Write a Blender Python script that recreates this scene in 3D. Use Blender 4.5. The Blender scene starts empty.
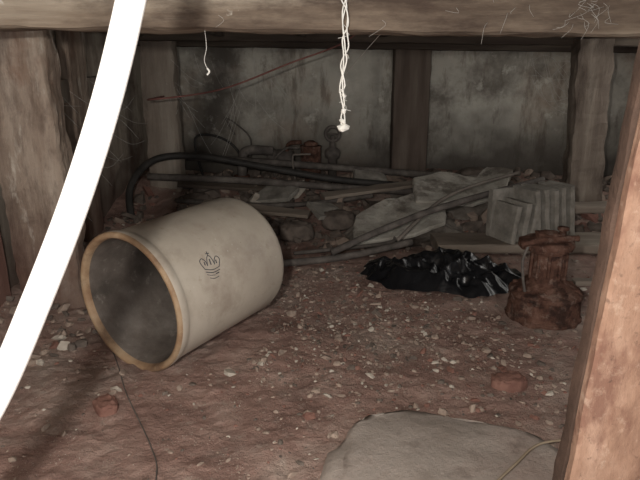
import bpy, bmesh, math, random
from mathutils import Vector, Matrix, noise, Quaternion
random.seed(7)
S=bpy.context.scene
S.view_settings.view_transform='Standard'
S.view_settings.look='None'
S.view_settings.exposure=0.0

# ---------------------------------------------------------------- materials
def mat(name, cols, scale=6, stretch=(1,1,1), rough=0.85, bump=0.3, bscale=40, detail=8,
        metallic=0.0, spec=0.25, stain=None, speck=None, lowdark=None, bdist=0.01, pos=None):
    m=bpy.data.materials.new(name); m.use_nodes=True
    nt=m.node_tree; N=nt.nodes; L=nt.links
    b=N['Principled BSDF']
    b.inputs['Roughness'].default_value=rough
    b.inputs['Metallic'].default_value=metallic
    b.inputs['Specular IOR Level'].default_value=spec
    tc=N.new('ShaderNodeTexCoord'); mp=N.new('ShaderNodeMapping')
    mp.inputs['Scale'].default_value=stretch
    L.new(tc.outputs['Object'],mp.inputs['Vector'])
    n=N.new('ShaderNodeTexNoise'); n.inputs['Scale'].default_value=scale
    n.inputs['Detail'].default_value=detail; n.inputs['Roughness'].default_value=0.62
    L.new(mp.outputs[0],n.inputs['Vector'])
    r=N.new('ShaderNodeValToRGB'); L.new(n.outputs['Fac'],r.inputs['Fac'])
    k=len(cols)
    p=pos or [0.3+0.4*i/max(1,k-1) for i in range(k)]
    r.color_ramp.elements[0].position=p[0]; r.color_ramp.elements[0].color=(*cols[0],1)
    r.color_ramp.elements[1].position=p[-1]; r.color_ramp.elements[1].color=(*cols[-1],1)
    for i in range(1,k-1):
        e=r.color_ramp.elements.new(p[i]); e.color=(*cols[i],1)
    col=r.outputs['Color']
    def mixin(facsock,color,amount=1.0):
        nonlocal col
        mx=N.new('ShaderNodeMix'); mx.data_type='RGBA'
        mul=N.new('ShaderNodeMath'); mul.operation='MULTIPLY'; mul.inputs[1].default_value=amount
        L.new(facsock,mul.inputs[0]); L.new(mul.outputs[0],mx.inputs[0])
        L.new(col,mx.inputs[6]); mx.inputs[7].default_value=(*color,1)
        col=mx.outputs[2]
    for st in (stain or []):
        c,sc,lo,hi,am=st[:5]
        n2=N.new('ShaderNodeTexNoise'); n2.inputs['Scale'].default_value=sc; n2.inputs['Detail'].default_value=8
        n2.inputs['Roughness'].default_value=0.68
        if len(st)>5:
            m2=N.new('ShaderNodeMapping'); m2.inputs['Scale'].default_value=st[5]; m2.inputs['Location'].default_value=(3.1,1.7,5.3)
            L.new(tc.outputs['Object'],m2.inputs['Vector']); L.new(m2.outputs[0],n2.inputs['Vector'])
        else: L.new(tc.outputs['Object'],n2.inputs['Vector'])
        mr=N.new('ShaderNodeMapRange'); mr.inputs[1].default_value=lo; mr.inputs[2].default_value=hi
        L.new(n2.outputs['Fac'],mr.inputs[0]); mixin(mr.outputs[0],c,am)
    for c,sc,th,am in (speck or []):
        v=N.new('ShaderNodeTexVoronoi'); v.inputs['Scale'].default_value=sc
        L.new(tc.outputs['Object'],v.inputs['Vector'])
        mr=N.new('ShaderNodeMapRange'); mr.inputs[1].default_value=th; mr.inputs[2].default_value=th*0.6
        L.new(v.outputs['Distance'],mr.inputs[0])
        n3=N.new('ShaderNodeTexNoise'); n3.inputs['Scale'].default_value=7; L.new(tc.outputs['Object'],n3.inputs['Vector'])
        m3=N.new('ShaderNodeMapRange'); m3.inputs[1].default_value=.45; m3.inputs[2].default_value=.62
        L.new(n3.outputs['Fac'],m3.inputs[0])
        mm=N.new('ShaderNodeMath'); mm.operation='MULTIPLY'; L.new(mr.outputs[0],mm.inputs[0]); L.new(m3.outputs[0],mm.inputs[1])
        mixin(mm.outputs[0],c,am)
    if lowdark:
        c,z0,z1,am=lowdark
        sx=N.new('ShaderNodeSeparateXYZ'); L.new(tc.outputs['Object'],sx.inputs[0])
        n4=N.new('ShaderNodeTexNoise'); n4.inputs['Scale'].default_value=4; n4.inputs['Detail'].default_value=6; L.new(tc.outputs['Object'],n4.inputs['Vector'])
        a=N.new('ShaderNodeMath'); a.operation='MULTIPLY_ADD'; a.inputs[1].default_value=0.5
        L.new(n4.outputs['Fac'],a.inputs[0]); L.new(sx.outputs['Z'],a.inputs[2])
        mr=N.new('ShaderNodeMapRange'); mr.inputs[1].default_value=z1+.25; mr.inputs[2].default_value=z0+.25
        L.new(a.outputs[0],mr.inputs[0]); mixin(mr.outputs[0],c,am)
    L.new(col,b.inputs['Base Color'])
    if bump>0:
        nb=N.new('ShaderNodeTexNoise'); nb.inputs['Scale'].default_value=bscale; nb.inputs['Detail'].default_value=8
        nb.inputs['Roughness'].default_value=0.7
        L.new(mp.outputs[0],nb.inputs['Vector'])
        bp=N.new('ShaderNodeBump'); bp.inputs['Strength'].default_value=bump; bp.inputs['Distance'].default_value=bdist
        L.new(nb.outputs['Fac'],bp.inputs['Height']); L.new(bp.outputs[0],b.inputs['Normal'])
    return m

DIRT=mat('dirt',[(.18,.108,.088),(.29,.182,.148),(.39,.275,.228)],scale=6,bump=.9,bscale=28,bdist=.02,
  stain=[((.42,.355,.30),1.6,.5,.66,.75),((.15,.082,.064),3.5,.55,.7,.7),((.45,.385,.32),16,.58,.70,.6),((.13,.075,.06),24,.58,.7,.5)],
  speck=[((.62,.56,.49),90,.16,.75),((.52,.45,.38),160,.24,.65),((.09,.055,.045),60,.14,.6)])
PLASTER=mat('whitewash_plaster',[(.25,.23,.195),(.42,.395,.34),(.60,.575,.50)],scale=3,bump=.4,bscale=25,
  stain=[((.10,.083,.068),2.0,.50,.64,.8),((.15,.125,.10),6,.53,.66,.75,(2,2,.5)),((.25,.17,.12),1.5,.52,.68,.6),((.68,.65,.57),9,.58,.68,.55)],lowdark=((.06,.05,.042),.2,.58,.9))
SIDEW=mat('side_wall_boards',[(.14,.10,.08),(.36,.31,.25),(.52,.47,.39)],scale=5,stretch=(1,1,.2),bump=.5,bscale=25,
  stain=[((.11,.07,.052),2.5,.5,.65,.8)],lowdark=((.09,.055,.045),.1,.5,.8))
REDW=mat('red_brown_wood',[(.10,.05,.04),(.18,.10,.08),(.26,.17,.14)],scale=8,stretch=(1,1,.12),bump=.5)
WOODV=mat('weathered_wood_vertical',[(.14,.10,.078),(.29,.225,.175),(.44,.37,.30)],scale=9,stretch=(1,1,.1),bump=.9,bscale=30,
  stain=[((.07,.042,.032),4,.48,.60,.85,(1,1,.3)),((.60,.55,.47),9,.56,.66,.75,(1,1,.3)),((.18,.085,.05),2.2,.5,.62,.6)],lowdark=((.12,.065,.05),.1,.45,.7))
WOODD=mat('dark_wood_vertical',[(.05,.036,.03),(.10,.075,.06),(.16,.13,.105)],scale=9,stretch=(1,1,.1),bump=.6,bscale=30)
WOODG=mat('grey_post_wood',[(.12,.092,.075),(.22,.18,.145),(.33,.29,.24)],scale=9,stretch=(1,1,.1),bump=.9,bscale=30,
  stain=[((.07,.05,.04),5,.5,.62,.8,(1,1,.3))])
WOODH=mat('beam_wood',[(.08,.055,.04),(.20,.155,.115),(.38,.325,.255)],scale=10,stretch=(.08,1,1.3),bump=.8,bscale=24,
  stain=[((.05,.033,.025),3.5,.48,.60,.9,(.3,1,1)),((.65,.62,.55),9,.66,.74,.8)])
WOODHD=mat('dark_beam_wood',[(.05,.035,.028),(.09,.07,.055),(.16,.13,.1)],scale=10,stretch=(.1,1,1),bump=.6,bscale=24)
PLANK=mat('plank_wood',[(.14,.11,.085),(.22,.18,.145),(.30,.26,.21)],scale=10,stretch=(.1,1,1),bump=.6,bscale=24)
RPOST=mat('rust_stained_post',[(.13,.068,.045),(.235,.14,.095),(.33,.215,.155)],scale=16,stretch=(1,1,.4),bump=1.0,bscale=60,bdist=.004,
  stain=[((.12,.055,.038),14,.50,.62,.75,(1,1,.5)),((.38,.28,.21),40,.56,.68,.5),((.06,.032,.023),60,.60,.68,.6)])
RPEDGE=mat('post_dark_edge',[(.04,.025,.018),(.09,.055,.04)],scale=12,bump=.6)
STONE=mat('crock_glaze',[(.34,.295,.245),(.42,.37,.305),(.48,.43,.36)],scale=4,rough=.5,bump=.08,bscale=30,spec=.3,
  stain=[((.24,.19,.15),5,.54,.70,.6),((.26,.2,.15),22,.60,.70,.5),((.2,.14,.1),2.2,.58,.70,.4)],speck=[((.55,.53,.47),45,.14,.5),((.15,.11,.08),60,.10,.6)])
RIM=mat('crock_rim',[(.20,.115,.065),(.30,.20,.12),(.38,.28,.18)],scale=14,rough=.6,bump=.15,
  stain=[((.12,.07,.045),10,.52,.66,.7)])
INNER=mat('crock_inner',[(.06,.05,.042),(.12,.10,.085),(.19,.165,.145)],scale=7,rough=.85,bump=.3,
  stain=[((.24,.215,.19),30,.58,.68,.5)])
INK=mat('stamp_ink',[(.05,.05,.06),(.10,.095,.10)],scale=30,bump=0)
PVC=mat('white_pvc',[(.88,.87,.84),(.93,.92,.89)],scale=3,rough=.35,bump=0,spec=.4)
RUST=mat('rusty_iron',[(.05,.028,.022),(.13,.068,.05),(.21,.125,.095)],scale=22,rough=1.0,bump=1,bscale=80,bdist=.012,spec=.03,
  stain=[((.26,.19,.155),30,.54,.64,.6),((.03,.02,.018),14,.52,.62,.75)])
IRON=mat('old_iron_pipe',[(.05,.043,.038),(.10,.085,.075),(.17,.15,.13)],scale=16,rough=.75,bump=.3)
ROD=mat('dusty_pipe',[(.12,.10,.085),(.22,.19,.16)],scale=16,rough=.75,bump=.3)
RUBBER=mat('black_rubber_hose',[(.02,.018,.017),(.05,.045,.04)],scale=10,rough=.6,bump=.1)
PLASTIC=mat('black_plastic',[(.006,.006,.007),(.014,.014,.015)],scale=10,rough=.24,bump=.2,bscale=11,spec=.5,bdist=.02)
TARP=mat('dusty_canvas',[(.10,.082,.068),(.19,.165,.14),(.30,.27,.235)],scale=7,bump=.9,bscale=30,
  stain=[((.07,.052,.042),5,.48,.62,.8)])
SLAB=mat('plaster_slab',[(.26,.235,.20),(.40,.37,.32),(.50,.47,.41)],scale=8,bump=.8,bscale=30,bdist=.02,
  stain=[((.11,.088,.07),6,.50,.62,.8)])
CONC=mat('concrete',[(.15,.135,.115),(.24,.22,.19),(.34,.315,.275)],scale=14,bump=.7,bscale=60)
ROCK=mat('flat_rock',[(.24,.20,.17),(.31,.265,.23),(.38,.335,.295)],scale=6,bump=.6,bscale=40,
  stain=[((.26,.18,.15),3,.50,.66,.7),((.16,.13,.11),12,.56,.68,.6)])
S_LT=mat('chip_light',[(.34,.29,.24),(.52,.47,.40)],scale=20,bump=.3)
S_TAN=mat('chip_tan',[(.2,.15,.12),(.36,.28,.225)],scale=20,bump=.4)
S_DK=mat('rubble_dark',[(.07,.055,.046),(.18,.145,.12)],scale=20,bump=.5)
S_RED=mat('brick_red',[(.16,.075,.058),(.24,.13,.10)],scale=20,bump=.5)
LINT=mat('dusty_lint',[(.7,.68,.62),(.85,.83,.78)],scale=60,bump=.3)
WEB=mat('cobweb_silk',[(.35,.33,.3),(.5,.48,.44)],scale=30,bump=0)
REDWIRE=mat('red_wire',[(.16,.06,.05),(.25,.12,.10)],scale=20,bump=0)
TWINE=mat('tan_wire',[(.2,.15,.10),(.3,.24,.17)],scale=20,bump=0)

# ---------------------------------------------------------------- helpers
def empty(name):
    o=bpy.data.objects.new(name,None); S.collection.objects.link(o); o.empty_display_size=.05; return o
def mk(name,verts,faces,mats,parent=None,smooth=False,fm=None):
    me=bpy.data.meshes.new(name); me.from_pydata([tuple(v) for v in verts],[],faces)
    if not isinstance(mats,(list,tuple)): mats=[mats]
    for m in mats: me.materials.append(m)
    if fm: me.polygons.foreach_set('material_index',fm)
    if smooth: me.polygons.foreach_set('use_smooth',[True]*len(faces))
    me.update()
    o=bpy.data.objects.new(name,me); S.collection.objects.link(o)
    if parent: o.parent=parent
    return o
def sstep(a,b,x):
    t=max(0,min(1,(x-a)/(b-a))); return t*t*(3-2*t)
def ground(x,y):
    h=.13*sstep(2.95,3.8,y)*(1-.3*sstep(1.4,2,x))
    h+=.012*noise.noise(Vector((x*2.2,y*2.2,0)))*1.3
    h+=.008*noise.noise(Vector((x*7,y*7,3)))
    f=sstep(2.9,3.3,y)
    h+=f*.05*noise.noise(Vector((x*4,y*4,9)))
    h+=.06*sstep(-.95,-1.15,x)*sstep(1.2,2.0,y)
    return h
def gfine(x,y):
    h=ground(x,y)
    h+=.006*noise.noise(Vector((x*22,y*22,5)))+.004*noise.noise(Vector((x*48,y*48,8)))
    return h
def catmull(P,sub=8):
    P=[Vector(p) for p in P]; out=[]
    if len(P)==2: return [P[0].lerp(P[1],i/sub) for i in range(sub+1)]
    for i in range(len(P)-1):
        p0=P[max(0,i-1)];p1=P[i];p2=P[i+1];p3=P[min(len(P)-1,i+2)]
        for k in range(sub):
            t=k/sub
            out.append(.5*((2*p1)+(p2-p0)*t+(2*p0-5*p1+4*p2-p3)*t*t+(3*p1-p0-3*p2+p3)*t**3))
    out.append(P[-1]); return out
def tubegeo(P,r,seg=10,sub=8,rn=0):
    pts=catmull(P,sub); V=[];F=[]
    t=(pts[1]-pts[0]).normalized()
    u=t.orthogonal().normalized()
    n=len(pts)
    for i,p in enumerate(pts):
        t2=(pts[min(n-1,i+1)]-pts[max(0,i-1)]).normalized()
        q=t.rotation_difference(t2); u=(q@u).normalized(); t=t2
        w=t.cross(u)
        rr=r if not callable(r) else r(i/(n-1))
        if rn: rr*=1+rn*random.uniform(-1,1)
        for k in range(seg):
            a=2*math.pi*k/seg
            V.append(p+(u*math.cos(a)+w*math.sin(a))*rr)
    for i in range(n-1):
        for k in range(seg):
            a=i*seg+k;b=i*seg+(k+1)%seg
            F.append((a,b,b+seg,a+seg))
    F.append(tuple(range(seg))[::-1]); F.append(tuple(range((n-1)*seg,n*seg)))
    return V,F
def tube(name,P,r,m,parent=None,seg=10,sub=8,rn=0):
    V,F=tubegeo(P,r,seg,sub,rn); return mk(name,V,F,m,parent,True)
def multitube(name,lst,m,parent=None,seg=5,sub=5):
    V=[];F=[]
    for P,r in lst:
        v,f=tubegeo(P,r,seg,sub); o=len(V); V+=v; F+=[tuple(i+o for i in q) for q in f]
    return mk(name,V,F,m,parent,True)
def lathe(name,prof,M,mats,fmi=None,seg=48,parent=None,noise_amp=0,smooth=True,closed=True):
    V=[];F=[];FM=[]
    for r,z in prof:
        for k in range(seg):
            a=2*math.pi*k/seg
            p=Vector((r*math.cos(a),r*math.sin(a),z))
            if noise_amp: 
                d=(noise.noise(p*22)+.6*noise.noise(p*60))*noise_amp; p.x+=math.cos(a)*d; p.y+=math.sin(a)*d; p.z+=noise.noise(p*35+Vector((7,0,0)))*noise_amp*.6
            V.append(M@p)
    for i in range(len(prof)-1):
        for k in range(seg):
            a=i*seg+k;b=i*seg+(k+1)%seg
            F.append((a,b,b+seg,a+seg)); FM.append(fmi[i] if fmi else 0)
    return mk(name,V,F,mats,parent,smooth,FM)
def boardgeo(c0,c1,seg=24,amp=.006,shift=None,cs=4,seed=0):
    c0=Vector(c0);c1=Vector(c1);d=c1-c0
    ax=max(range(3),key=lambda i:d[i]); o=[i for i in range(3) if i!=ax]
    V=[];F=[]
    bev=.06
    per=[]
    for s in range(cs): per.append((s/cs,0))
    for s in range(cs): per.append((1,s/cs))
    for s in range(cs): per.append((1-s/cs,1))
    for s in range(cs): per.append((0,1-s/cs))
    n=len(per)
    for i in range(seg+1):
        t=i/seg
        for (a,b) in per:
            p=Vector((0,0,0)); p[ax]=c0[ax]+d[ax]*t
            aa=a;bb=b
            if (a in(0,1)) and (b in(0,1)):
                aa=.5+(a-.5)*(1-bev); bb=.5+(b-.5)*(1-bev)
            p[o[0]]=c0[o[0]]+d[o[0]]*aa; p[o[1]]=c0[o[1]]+d[o[1]]*bb
            nz=noise.noise_vector(p*9+Vector((seed,seed*2,0)))*amp+noise.noise_vector(p*30+Vector((seed,0,0)))*amp*.4
            nz[ax]*=.6
            p+=nz
            if shift: p+=Vector(shift)*t
            V.append(p)
    for i in range(seg):
        for k in range(n):
            a=i*n+k;b=i*n+(k+1)%n
            F.append((a,b,b+n,a+n))
    F.append(tuple(range(n))[::-1]);F.append(tuple(range(seg*n,(seg+1)*n)))
    return V,F
def fixn(o):
    bm=bmesh.new(); bm.from_mesh(o.data); bmesh.ops.recalc_face_normals(bm,faces=bm.faces); bm.to_mesh(o.data); bm.free(); return o
def board(name,c0,c1,m,parent=None,T=None,**k):
    V,F=boardgeo(c0,c1,**k)
    if T: V=[T@v for v in V]
    return fixn(mk(name,V,F,m,parent))
def polyslab(name,outline,th,T,m,amp=.006):
    c=Vector((sum(p[0] for p in outline)/len(outline),sum(p[1] for p in outline)/len(outline),0))
    E=[]
    for i,p in enumerate(outline):
        q=outline[(i+1)%len(outline)]
        for s in range(6):
            t=s/6; e=Vector((p[0]+(q[0]-p[0])*t,p[1]+(q[1]-p[1])*t,0))
            E.append(e+noise.noise_vector(e*18)*.012)
    n=len(E); V=[];F=[]
    def ring(f,z,nz):
        for e in E:
            p=c+(e-c)*f; p.z=z+nz*noise.noise(p*9)*amp*2
            V.append(T@p)
    rings=[(.05,0,0),(1,0,0),(1.01,th*.5,0),(.985,th,1),(.8,th,1),(.6,th,1),(.4,th,1),(.2,th,1),(.03,th,1)]
    for r in rings: ring(*r)
    for i in range(len(rings)-1):
        for k in range(n):
            a=i*n+k;b=i*n+(k+1)%n; F.append((a,b,b+n,a+n))
    F.append(tuple(range(n))[::-1]);F.append(tuple(range((len(rings)-1)*n,len(rings)*n)))
    return fixn(mk(name,V,F,m))
_b=bmesh.new(); bmesh.ops.create_icosphere(_b,subdivisions=1,radius=1); _b.verts.ensure_lookup_table()
ICO_V=[v.co.copy() for v in _b.verts]; ICO_F=[tuple(v.index for v in f.verts) for f in _b.faces]; _b.free()
_b=bmesh.new(); bmesh.ops.create_icosphere(_b,subdivisions=4,radius=1); _b.verts.ensure_lookup_table()
ICO4_V=[v.co.copy() for v in _b.verts]; ICO4_F=[tuple(v.index for v in f.verts) for f in _b.faces]; _b.free()
def stones(name,items,mats,parent=None):
    V=[];F=[];FM=[]
    for (p,s,flat,mi) in items:
        q=Quaternion((random.gauss(0,1),random.gauss(0,1),random.gauss(0,1),random.gauss(0,1))).normalized()
        sc=Vector((random.uniform(.6,1.5),random.uniform(.5,1.2),random.uniform(.3,.9)))
        o=len(V)
        for v in ICO_V:
            b=Vector([max(-.72,min(.72,c)) for c in v])*1.2
            w=Vector((b.x*sc.x,b.y*sc.y,b.z*sc.z))*random.uniform(.8,1.15)
            w=q@w; w.z*=flat
            V.append(Vector(p)+w*s)
        F+=[tuple(i+o for i in f) for f in ICO_F]; FM+=[mi]*len(ICO_F)
    return mk(name,V,F,mats,parent,False,FM)

# ---------------------------------------------------------------- room shell
X0,X1,Y0,Y1=-1.3,2.75,-.7,4.25
def axis_samples(a,b,n): return [a+(b-a)*i/n for i in range(n+1)]
xs=axis_samples(X0,X1,400); ys=axis_samples(Y0,Y1,480)
V=[(x,y,gfine(x,y)) for y in ys for x in xs]
nx=len(xs); F=[(j*nx+i,j*nx+i+1,(j+1)*nx+i+1,(j+1)*nx+i) for j in range(len(ys)-1) for i in range(nx-1)]
mk('floor',V,F,DIRT,None,True)

def wall(name,c0,c1,m,amp=.006,div=60):
    bm=bmesh.new(); bmesh.ops.create_cube(bm,size=1)
    c0=Vector(c0);c1=Vector(c1)
    for v in bm.verts:
        v.co=Vector([(c0[i]+c1[i])/2+v.co[i]*(c1[i]-c0[i]) for i in range(3)])
    bmesh.ops.subdivide_edges(bm,edges=bm.edges[:],cuts=24,use_grid_fill=True)
    for v in bm.verts: v.co+=noise.noise_vector(v.co*5)*amp
    me=bpy.data.meshes.new(name); bm.to_mesh(me); bm.free(); me.materials.append(m)
    o=bpy.data.objects.new(name,me); S.collection.objects.link(o); return o
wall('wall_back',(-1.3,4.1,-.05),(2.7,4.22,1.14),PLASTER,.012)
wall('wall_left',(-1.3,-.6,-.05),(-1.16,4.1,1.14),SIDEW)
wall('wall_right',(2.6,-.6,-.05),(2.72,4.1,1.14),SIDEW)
wall('ceiling',(-1.3,-.6,1.14),(2.72,4.22,1.18),WOODHD,.002)

jo=empty('ceiling_joists')
for i,x in enumerate([-1.0,-.55,-.1,.35,.8,1.25,1.7,2.15]):
    board(f'joist_{i+1}',(x-.025,1.66,1.0),(x+.025,4.0,1.135),WOODHD,jo,amp=.003,cs=2)
board('floor_beam',(-1.15,1.50,.956),(2.55,1.64,1.135),WOODH,None,seg=120,amp=.007,cs=8,shift=(0,0,-.042))
board('trim_top_plate',(-1.15,3.93,.965),(2.55,4.085,1.12),WOODHD,None,seg=80,amp=.006,shift=(0,0,-.05))
board('trim_ledger',(-1.1,3.5,.985),(2.55,3.62,1.12),WOODHD,None,seg=80,amp=.006,shift=(0,0,-.04))

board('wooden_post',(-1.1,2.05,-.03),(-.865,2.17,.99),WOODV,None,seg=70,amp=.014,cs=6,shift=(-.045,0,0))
board('wooden_post.001',(-1.04,3.6,.0),(-.84,3.72,.99),WOODG,None,seg=40,amp=.012,shift=(0,0,0),seed=3)
board('wooden_post.002',(.47,3.96,.05),(.71,4.08,.97),WOODD,None,seg=40,amp=.005,seed=5)
board('wooden_post.003',(1.45,3.42,.05),(1.65,3.54,.99),WOODG,None,seg=40,amp=.014,shift=(-.05,0,0),seed=8)
board('wooden_post.004',(-1.155,2.75,-.0),(-1.10,2.95,1.1),WOODV,None,seg=40,amp=.006,seed=12)
board('wall_rail',(-1.155,2.2,.70),(-1.115,3.58,.80),WOODG,None,seg=40,amp=.004,seed=14)
board('wall_board',(-1.155,1.5,.0),(-1.12,2.04,1.1),REDW,None,seg=30,amp=.004,seed=15)

fp=empty('foreground_post')
board('face',(.356,.752,-.02),(.56,.772,1.12),RPOST,fp,seg=160,amp=.0025,cs=8,shift=(.062,0,0),seed=21)
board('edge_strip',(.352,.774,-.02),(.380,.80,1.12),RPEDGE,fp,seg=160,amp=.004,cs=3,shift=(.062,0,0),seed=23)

# ---------------------------------------------------------------- white pipe
tube('white_plastic_pipe',[(-.62,.50,-.01),(-.50,.555,.27),(-.432,.59,.411),(-.376,.62,.509),(-.33,.6505,.612),(-.285,.684,.724),
  (-.2485,.7175,.8355),(-.2205,.751,.947),(-.20,.78,1.05),(-.19,.80,1.14)],.0172,PVC,seg=24,sub=10)

# ---------------------------------------------------------------- crock
cr=empty('stoneware_crock')
mouth=Vector((-.556,1.60,.206)); base=Vector((-.283,2.01,.228))
ax=(mouth-base).normalized(); LEN=(mouth-base).length
q=ax.to_track_quat('Z','Y')
M=Matrix.Translation(base)@q.to_matrix().to_4x4()
Lc=LEN
prof=[(0,.0),(.178,0),(.196,.004),(.204,.014),(.208,.03),(.208,Lc*.5),(.209,Lc-.055),(.209,Lc-.045),(.2105,Lc-.04),(.2135,Lc-.034),(.2155,Lc-.022),(.2155,Lc-.010),
      (.213,Lc-.003),(.208,Lc),(.202,Lc-.001),(.197,Lc-.006),(.194,Lc-.02),(.191,Lc-.05),(.188,Lc*.5),(.184,.06),(.17,.035),(0,.03)]
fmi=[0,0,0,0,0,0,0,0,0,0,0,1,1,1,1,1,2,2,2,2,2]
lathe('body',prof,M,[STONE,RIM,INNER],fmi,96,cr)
hint=Vector((.50,-.72,.42)); hint=(hint-ax*hint.dot(ax)).normalized()
side=ax.cross(hint).normalized()
def onc(u,v):
    a=u/.208; z=Lc*.66+v
    return base+ax*z+(hint*math.cos(a)+side*math.sin(a))*(.2088)
def st(pts,r=.0013): return ([onc(*p) for p in pts],r)
k=1.35
rr=math.radians(-100)
def sc(l): return [((a*math.cos(rr)-b*math.sin(rr))*k,(a*math.sin(rr)+b*math.cos(rr))*k) for a,b in l]
marks=[st(sc([(-.02,-.004),(0,-.008),(.02,-.004)])),st(sc([(-.02,-.010),(0,-.014),(.02,-.010)])),
 st(sc([(-.02,-.004),(-.027,.012),(-.02,.02),(-.012,.012),(-.01,.002)])),
 st(sc([(.02,-.004),(.027,.012),(.02,.02),(.012,.012),(.01,.002)])),
 st(sc([(-.01,.002),(-.006,.018),(0,.024),(.006,.018),(.01,.002)])),
 st(sc([(0,.024),(0,.034)])),st(sc([(-.005,.029),(.005,.029)])),
 st(sc([(-.018,-.016),(-.008,-.019),(.004,-.02)]),.001),st(sc([(-.012,-.024),(0,-.027),(.014,-.024)]),.001),
 st(sc([(.006,-.018),(.016,-.016)]),.0016),st(sc([(-.016,.004),(-.016,.012)]),.0017),st(sc([(.016,.004),(.016,.012)]),.0017),st(sc([(0,.003),(0,.016)]),.002)]
multitube('crown_stamp',marks,INK,cr,seg=6,sub=4)

# ---------------------------------------------------------------- rusty screw jack / flanged fitting
jk=empty('rusty_screw_jack')
jx,jy=.80,1.99; jz=ground(jx,jy)-.004
MJ=Matrix.Translation((jx,jy,jz))
def dens(p,n=4):
    o=[]
    for a,b in zip(p[:-1],p[1:]):
        for i in range(n): o.append((a[0]+(b[0]-a[0])*i/n,a[1]+(b[1]-a[1])*i/n))
    return o+[p[-1]]
lathe('bell_base',dens([(0,0),(.120,0),(.128,.006),(.128,.022),(.121,.026),(.119,.095),(.124,.098),(.124,.112),(.112,.118),(.085,.132),(.066,.150),(.060,.165),(.058,.262),(0,.262)]),MJ,RUST,None,72,jk,.007)
for i in range(10):
    a=i*math.pi/5
    tube(f'neck_rib_{i+1}',[(jx+.060*math.cos(a),jy+.060*math.sin(a),jz+.155),(jx+.059*math.cos(a),jy+.059*math.sin(a),jz+.262)],.006,RUST,jk,seg=6)
lathe('top_flange',dens([(0,.258),(.066,.258),(.088,.264),(.091,.270),(.090,.290),(.080,.296),(.045,.300),(.042,.318),(.030,.324),(0,.325)]),Matrix.Translation((jx-.012,jy,jz)),RUST,None,40,jk,.011)
tube('cross_bar',[(jx-.118,jy-.05,jz+.292),(jx-.03,jy-.04,jz+.306),(jx+.085,jy-.02,jz+.305)],.011,RUST,jk,rn=.2)
lathe('valve_spindle',[(0,.30),(.012,.30),(.012,.342),(.02,.345),(.02,.355),(0,.357)],Matrix.Translation((jx+.03,jy-.02,jz-.01)),RUST,None,12,jk,.001)
tube('side_handle',[(jx-.095,jy-.05,jz+.285),(jx-.112,jy-.06,jz+.24),(jx-.106,jy-.06,jz+.18),(jx-.09,jy-.05,jz+.12)],.005,IRON,jk)
for i in range(8):
    a=i*math.pi/4+.3
    lathe(f'bolt_{i+1}',[(0,0),(.011,0),(.011,.012),(0,.014)],Matrix.Translation((jx+.103*math.cos(a),jy+.103*math.sin(a),jz+.116)),RUST,None,6,jk,0,False)

# ---------------------------------------------------------------- crumpled sheets
def crumple(name,cx,cy,rx,ry,h,m,seed,rot=0,fr=5,zoff=0,n=120,sharp=1.0,parent=None,fine=.10,soft=.0):
    V=[];F=[]
    def ab(v): return math.sqrt(v*v+soft*soft)
    for j in range(n+1):
        for i in range(n+1):
            u=i/n*2-1;v=j/n*2-1
            x=u*math.sqrt(1-v*v/2); y=v*math.sqrt(1-u*u/2)
            r=math.hypot(x,y); th=math.atan2(y,x)
            ed=1+.22*noise.noise(Vector((math.cos(th)*1.6,math.sin(th)*1.6,seed)))+.10*noise.noise(Vector((math.cos(th)*5,math.sin(th)*5,seed+4)))
            X=x*rx*ed;Y=y*ry*ed
            c,s=math.cos(rot),math.sin(rot)
            wx=cx+X*c-Y*s; wy=cy+X*s+Y*c
            p=Vector((wx*fr,wy*fr,seed))
            w=noise.noise_vector(p*.7)*.5
            r1=1-ab(noise.noise(p+w))*2.2
            r2=1-ab(noise.noise((p+w)*2.3+Vector((5,0,0))))*2.2
            r3=1-ab(noise.noise((p+w)*5+Vector((9,0,0))))*2.2
            prof=(max(0,1-r**2.4))
            hh=h*prof*(.30+.40*max(0,r1)**sharp+.25*max(0,r2)+fine*max(0,r3))
            hh+=.012*max(0,r2)*(1-prof)
            V.append((wx+noise.noise(p*2)*.012,wy+noise.noise(p*2+Vector((3,3,3)))*.012,ground(wx,wy)+.006+zoff+hh))
    for j in range(n):
        for i in range(n):
            a=j*(n+1)+i; F.append((a,a+1,a+n+2,a+n+1))
    return mk(name,V,F,m,parent,True)
crumple('black_plastic_bag',.50,2.35,.36,.19,.135,PLASTIC,3.3,rot=-.18,fr=5.2,sharp=1.0,fine=.12,soft=.05)
crumple('canvas_tarp',.44,3.05,.36,.22,.12,TARP,8.1,rot=.35,fr=3.4,fine=.08)
crumple('canvas_tarp.001',.86,3.46,.42,.24,.13,TARP,12.7,rot=.1,fr=3.4,fine=.08)
def TT(loc,rz,rx,ry=0):
    return Matrix.Translation(loc)@Matrix.Rotation(math.radians(rz),4,'Z')@Matrix.Rotation(math.radians(rx),4,'X')@Matrix.Rotation(math.radians(ry),4,'Y')
polyslab('broken_plaster_slab',[(-.30,-.14),(-.02,-.17),(.22,-.12),(.33,.06),(.20,.18),(-.02,.15),(-.20,.06)],.024,TT((.38,2.93,.105),24,18,-4),SLAB)
polyslab('broken_plaster_slab.001',[(-.26,-.13),(.05,-.15),(.28,-.05),(.24,.12),(-.04,.17),(-.22,.10)],.025,TT((.74,3.24,.185),10,20,4),SLAB)
polyslab('broken_plaster_slab.002',[(-.12,-.08),(.10,-.10),(.13,.06),(-.03,.10)],.02,TT((.98,3.42,.22),-20,25,-10),SLAB)
polyslab('broken_plaster_slab.003',[(-.10,-.07),(.08,-.08),(.10,.05),(-.06,.08)],.025,TT((.02,3.15,.09),40,20,8),CONC)
polyslab('broken_plaster_slab.004',[(-.14,-.07),(.10,-.06),(.13,.05),(-.08,.08)],.025,TT((-.25,3.38,.13),-15,22,-8),CONC)
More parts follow.
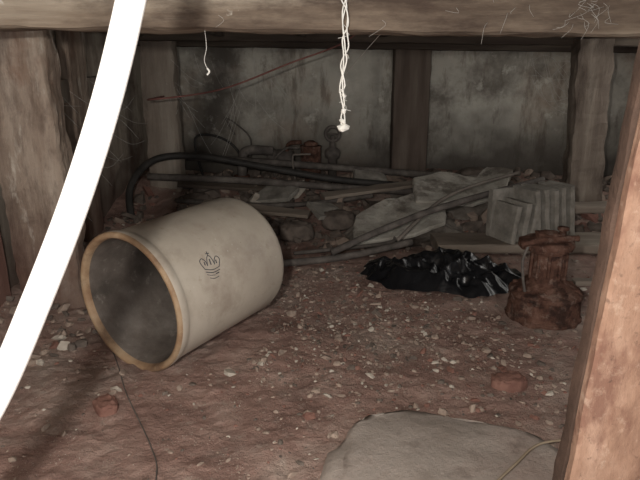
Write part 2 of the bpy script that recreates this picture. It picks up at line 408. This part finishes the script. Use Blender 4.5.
polyslab('broken_plaster_slab.005',[(-.12,-.06),(.10,-.08),(.11,.05),(-.08,.08)],.03,TT((.30,3.62,.17),15,24,6),CONC)

# ---------------------------------------------------------------- rocks
def slab(name,c,r,m,seed,rotz=0,pw=.55,nz=1.0):
    V=[]
    for v in ICO4_V:
        p=Vector((math.copysign(abs(v.x)**.8,v.x),math.copysign(abs(v.y)**.8,v.y),math.copysign(abs(v.z)**pw,v.z)))
        d=1+.16*noise.noise(v*1.5+Vector((seed,0,0)))+.05*noise.noise(v*5+Vector((seed,0,0)))+.02*noise.noise(v*12)
        p=Vector((p.x*r[0]*d,p.y*r[1]*d,p.z*r[2]+.012*nz*noise.noise(v*3+Vector((0,seed,0)))+.004*noise.noise(v*10)))
        p=Matrix.Rotation(rotz,3,'Z')@p
        V.append(Vector(c)+p)
    return mk(name,V,ICO4_F,m,None,True)
slab('flat_rock',(.29,1.10,.002),(.285,.225,.030),ROCK,2.4,-.16,.35,.7)

# ---------------------------------------------------------------- plank + block
board('plank',(.55,2.66,.012),(1.42,2.88,.058),PLANK,None,seg=60,amp=.005,cs=5)
cb=empty('concrete_block')
MB=Matrix.Translation((1.04,2.83,.058))@Matrix.Rotation(math.radians(24),4,'Z')
def blockpart(name,c0,c1,rx=0,ry=0):
    c=Vector(((c0[0]+c1[0])/2,(c0[1]+c1[1])/2,c0[2]))
    T=MB@Matrix.Translation(c)@Matrix.Rotation(ry,4,'Y')@Matrix.Rotation(rx,4,'X')@Matrix.Translation(-c)
    board(name,c0,c1,CONC,cb,T=T,seg=8,amp=.005,cs=4,seed=random.random()*9)
blockpart('shell_back',(-.21,.06,0),(.21,.09,.23))
for i in range(8):
    x=-.21+i*.053
    blockpart(f'rib_{i+1}',(x,-.10+.01*random.random(),0.0),(x+.030,.07,(.18 if i<3 else .25)+random.uniform(-.01,.01)),0,.12 if i<3 else -.16)
blockpart('shell_floor',(-.20,-.07,0),(.20,.07,.03))

# ---------------------------------------------------------------- pipes, hoses, wires
tube('iron_pipe',[(-.20,2.47,.03),(.1,2.55,.035),(.42,2.62,.085)],.016,IRON)
tube('iron_pipe.001',[(-.12,2.62,.03),(.30,2.72,.045),(.36,2.74,.07)],.009,IRON)
tube('dusty_rod',[(.05,2.54,.06),(.30,2.62,.15),(.60,2.78,.215),(1.16,3.08,.285)],.016,IRON)
tube('dusty_rod.001',[(.35,2.60,.10),(.65,2.95,.23),(1.10,3.30,.28)],.009,ROD)
tube('black_hose',[(-1.03,3.18,.02),(-1.06,3.3,.20),(-.96,3.47,.325),(-.7,3.5,.34),(-.35,3.48,.285),(.058,3.47,.215),(.4,3.52,.17),(.70,3.54,.15)],.020,RUBBER,sub=10)
tube('iron_pipe.002',[(-1.0,3.45,.23),(-.4,3.42,.21),(.2,3.4,.17),(.62,3.38,.15)],.020,IRON)
tube('iron_pipe.003',[(-.85,3.75,.30),(-.2,3.78,.25),(.75,3.8,.17)],.022,IRON)
tube('iron_pipe.004',[(-.8,3.30,.12),(-.2,3.28,.10),(.30,3.35,.14)],.014,IRON)
tube('red_electrical_wire',[(-.9,3.55,.68),(-.85,3.07,.69),(-.5,3.09,.738),(-.15,3.13,.865),(.125,3.16,.968),(.3,3.2,1.12)],.0045,REDWIRE,seg=6)
tube('black_hose.001',[(-.75,3.85,.12),(-.80,3.88,.40),(-.6,3.9,.38),(-.45,3.86,.2)],.008,RUBBER)
def gw(l,dz=.004): return [(x,y,gfine(x,y)+dz) for x,y in l]
tube('thin_wire',gw([(-.66,1.72),(-.60,1.6),(-.53,1.45),(-.46,1.33),(-.40,1.22),(-.36,1.12),(-.34,.95)]),.0018,IRON,seg=6)
tube('thin_wire.001',gw([(.34,1.02),(.42,1.10),(.50,1.17),(.62,1.2)],.040),.003,TWINE,seg=6)

# ---------------------------------------------------------------- things on the back ledge
can=empty('rusty_can')
cx,cy=-.06,3.88; cz=ground(cx,cy)-.01
Mc=Matrix.Translation((cx,cy,cz))
lathe('can_body',[(0,0),(.066,0),(.07,.006),(.066,.012),(.066,.12),(.07,.125),(.066,.13),(.066,.25),(.07,.254),(.07,.262),(.056,.262),(.056,.24),(0,.24)],Mc,RUST,None,28,can,.004)
lathe('can_lid',[(0,.262),(.045,.264),(.047,.28),(.02,.295),(0,.296)],Mc,RUST,None,20,can,.003)
vl=empty('gate_valve')
vx,vy=.08,3.9; vz=ground(vx,vy)+.02
lathe('valve_stem',[(0,-.03),(.028,-.03),(.028,.12),(.045,.13),(.05,.17),(.038,.19),(.02,.2),(.018,.27),(0,.27)],Matrix.Translation((vx,vy,vz)),IRON,None,20,vl,.002)
ring=[(vx+.045*math.cos(a),vy-.01,vz+.285+.045*math.sin(a)) for a in [i*math.pi/8 for i in range(17)]]
tube('hand_wheel',ring,.011,IRON,vl,sub=3)
tube('wheel_spoke',[(vx-.045,vy-.01,vz+.285),(vx+.045,vy-.01,vz+.285)],.007,IRON,vl)
pf=empty('pipe_fitting')
fz=ground(-.42,3.8)
tube('elbow',[(-.50,3.8,fz),(-.49,3.8,fz+.16),(-.44,3.8,fz+.20),(-.30,3.82,fz+.19)],.030,IRON,pf,rn=.05)
lathe('flange',[(0,0),(.05,0),(.052,.01),(.05,.02),(0,.02)],Matrix.Translation((-.50,3.8,fz+.02)),RUST,None,20,pf,.003)
pf2=empty('pump_motor')
lathe('housing',[(0,0),(.05,0),(.06,.01),(.06,.05),(.055,.055),(.06,.06),(.06,.15),(.05,.165),(.02,.17),(0,.17)],TT((-.34,3.93,.26),0,0,90),IRON,None,28,pf2,.002)
lathe('foot',[(0,0),(.06,0),(.045,.03),(.035,.12),(0,.12)],Matrix.Translation((-.26,3.93,.10)),IRON,None,12,pf2,.002)
tube('outlet',[(-.22,3.92,.28),(-.20,3.90,.36),(-.12,3.90,.37)],.014,RUST,pf2)
tube('bent_rod',[(-.28,3.82,.12),(-.30,3.82,.25),(-.22,3.82,.34),(-.14,3.84,.34)],.008,IRON)
tube('bent_rod.001',[(-.15,3.7,.12),(-.17,3.7,.3),(-.13,3.7,.32),(-.06,3.72,.32)],.006,ROD)
tube('loose_wire',[(-.55,3.9,.42),(-.6,3.9,.52),(-.53,3.9,.48),(-.45,3.92,.38),(-.47,3.9,.2)],.005,IRON,seg=6)
slab('stone.001',(.98,3.75,.16),(.12,.08,.07),S_DK,7.7)
slab('stone.003',(.1,3.1,.06),(.09,.07,.05),S_DK,4.4)
slab('stone.004',(-.12,2.95,.04),(.09,.06,.05),S_DK,6.4)
slab('brick_fragment',(.53,1.50,.008),(.05,.035,.026),S_RED,2.2,.3,.4,.5)
slab('brick_fragment.001',(-.56,1.38,.008),(.03,.04,.022),S_RED,3.2,.6,.4,.5)
board('scrap_lath',(1.0,2.2,.03),(1.55,2.24,.05),PLANK,None,amp=.003)
board('scrap_board',(1.15,3.0,.12),(2.0,3.12,.16),PLANK,None,amp=.006)
board('scrap_board.001',(-.3,-.04,0),(.3,.04,.02),PLANK,None,T=TT((-.35,3.15,.10),-12,10,3),amp=.004)
board('scrap_board.002',(-.35,-.04,0),(.35,.04,.02),PLANK,None,T=TT((.35,3.36,.17),18,8,-4),amp=.004)
board('scrap_board.003',(-.3,-.03,0),(.3,.03,.02),WOODHD,None,T=TT((-.55,3.55,.14),8,12,5),amp=.004)

# ---------------------------------------------------------------- rubble
def clear(x,y):
    if abs(x-.8)<.13 and abs(y-1.99)<.13: return False
    if (Vector((x,y))-Vector((-.43,1.82))).length<.27: return False
    if x>.33 and x<.62 and .73<y<.93: return False
    if ((x-.29)/.27)**2+((y-1.10)/.22)**2<1: return False
    return True
it=[]
for i in range(6000):
    r=random.random()
    if r<.4: x=random.gauss(.05,.30); y=random.gauss(1.95,.32)
    elif r<.65: x=random.gauss(.6,.35); y=random.gauss(1.75,.4)
    else: x=random.uniform(-1.1,1.8); y=random.uniform(.95,2.8)
    if not clear(x,y) or x<-1.12 or y<.8: continue
    s=min(.028,.0016+random.expovariate(1/.0032))
    it.append(((x,y,gfine(x,y)+s*.05),s,.75,random.choices([0,1,2,3],[1.1,6,2.5,1.8])[0]))
stones('stone_chips',it,[S_LT,S_TAN,S_DK,S_RED])
it=[]
for i in range(1300):
    x=random.uniform(-1.1,2.2); y=random.uniform(2.75,4.02)
    if abs(x-1.02)<.27 and abs(y-2.83)<.2: continue
    s=min(.07,.008+random.expovariate(1/.018))
    it.append(((x,y,gfine(x,y)+s*.2),s,.8,random.choices([0,1,2,3],[.4,3,8,.5])[0]))
for i in range(260):
    x=random.uniform(-1.12,-.75); y=random.uniform(1.6,3.2)
    s=random.uniform(.006,.025)
    it.append(((x,y,gfine(x,y)+s*.3),s,.8,random.choices([0,1,2,3],[1.4,3,4,1])[0]))
stones('rubble_pile',it,[S_LT,S_TAN,S_DK,S_RED])

# ---------------------------------------------------------------- hanging lint and cobwebs
hl=empty('hanging_lint_string')
lst=[]
for s in range(4):
    P=[]
    for i in range(30):
        t=i/29
        a=t*13+s*math.pi/2*1.3+noise.noise(Vector((t*4,s,0)))*2
        w=.0075*(.25+abs(math.sin(t*8+s)))*(1-.3*t)
        P.append((.056+w*math.cos(a)+.005*math.sin(t*6),1.472+w*math.sin(a)*.8,1.03-.30*t))
    lst.append((P[:(30 if s<2 else 22)],.0018))
for s in range(10):
    z=random.uniform(.76,.98);x=.056
    lst.append(([(x,1.472,z),(x+random.uniform(-.012,.012),1.472,z-.01),(x+random.uniform(-.02,.02),1.472,z-random.uniform(.015,.03))],.0005))
multitube('strands',lst,LINT,hl,seg=5,sub=3)
stones('lint_blob',[((.057,1.472,.722),.012,1,0),((.055,1.472,.738),.009,1,0),((.058,1.472,.80),.008,1,0),((.056,1.472,.762),.007,1,0),((.050,1.472,.81),.006,1,0)],[LINT],hl)
lst=[([(-.285,1.57,.95),(-.283,1.57,.91),(-.29,1.57,.88),(-.284,1.57,.86)],.0008),([(-.284,1.57,.86),(-.279,1.57,.852),(-.285,1.57,.844)],.0025)]
lst+=[([(.20,1.5,1.0),(.15,2.2,.9),(.11,2.9,.80)],.0008)]
multitube('cobweb_strand',lst,LINT,None)
lst=[]
for i in range(26):
    x=random.uniform(-1.0,-.2); z=random.uniform(.6,.96)
    dx=random.uniform(-.15,.2); dz=random.uniform(-.35,-.03)
    y=3.6 
    lst.append(([(x,y,z),(x+dx*.5,y+.02,z+dz*.5-.02),(x+dx,y+.05,z+dz)],.0010))
for i in range(16):
    y=random.uniform(2.2,3.3); z=random.uniform(.4,.95)
    lst.append(([(-1.12,y,z),(-1.04,y+.1,z-.08),(-1.0,y+.25,z-random.uniform(.0,.25))],.0009))
for i in range(14):
    x=random.uniform(1.3,1.5)
    lst.append(([(x-.1,3.6,.93-random.random()*.2),(x,3.55,.9-random.random()*.3),(1.56,3.5,.85-random.random()*.35)],.0009))
multitube('cobweb',lst,WEB,None,seg=4,sub=4)
lst=[]
for i in range(34):
    x=random.gauss(.62,.03) if i<22 else random.uniform(-1,1); z=random.uniform(.955,1.03)
    lst.append(([(x,1.492,z),(x+random.uniform(-.02,.02),1.488,z-.012),(x+random.uniform(-.03,.03),1.492,z-random.uniform(.0,.05))],.0004))
multitube('cobweb.001',lst,WEB,None,seg=4,sub=3)

# ---------------------------------------------------------------- camera and light
cam=bpy.data.cameras.new('camera'); co=bpy.data.objects.new('camera',cam); S.collection.objects.link(co)
co.location=(0,0,.88); co.rotation_euler=(math.radians(90-16.7),0,0)
cam.sensor_width=36; cam.lens=600/640*36; cam.clip_start=.01
S.camera=co
def lamp(name,typ,loc,e,col,rot=(0,0,0),**k):
    l=bpy.data.lights.new(name,typ); l.energy=e; l.color=col
    for a,b in k.items(): setattr(l,a,b)
    o=bpy.data.objects.new(name,l); o.location=loc; o.rotation_euler=rot; S.collection.objects.link(o)
lamp('camera_flash','POINT',(-.125,-.02,.955),70,(1,.96,.90),shadow_soft_size=.02)
lamp('rear_fill','AREA',(.3,-.5,.75),15,(1,.97,.93),(math.radians(88),0,0),shape='RECTANGLE',size=1.6,size_y=.7)  # added fill lamp behind the camera to lift the ambient level, no real opening
lamp('side_fill','AREA',(2.2,2.9,.95),7,(1,.97,.92),(0,math.radians(70),math.radians(15)),shape='RECTANGLE',size=.5,size_y=1.4)  # second added fill, brightens the deep end from the right; no vent there
w=bpy.data.worlds.new('world'); S.world=w; w.use_nodes=True
w.node_tree.nodes['Background'].inputs[0].default_value=(.95,.95,1,1)
w.node_tree.nodes['Background'].inputs[1].default_value=.75
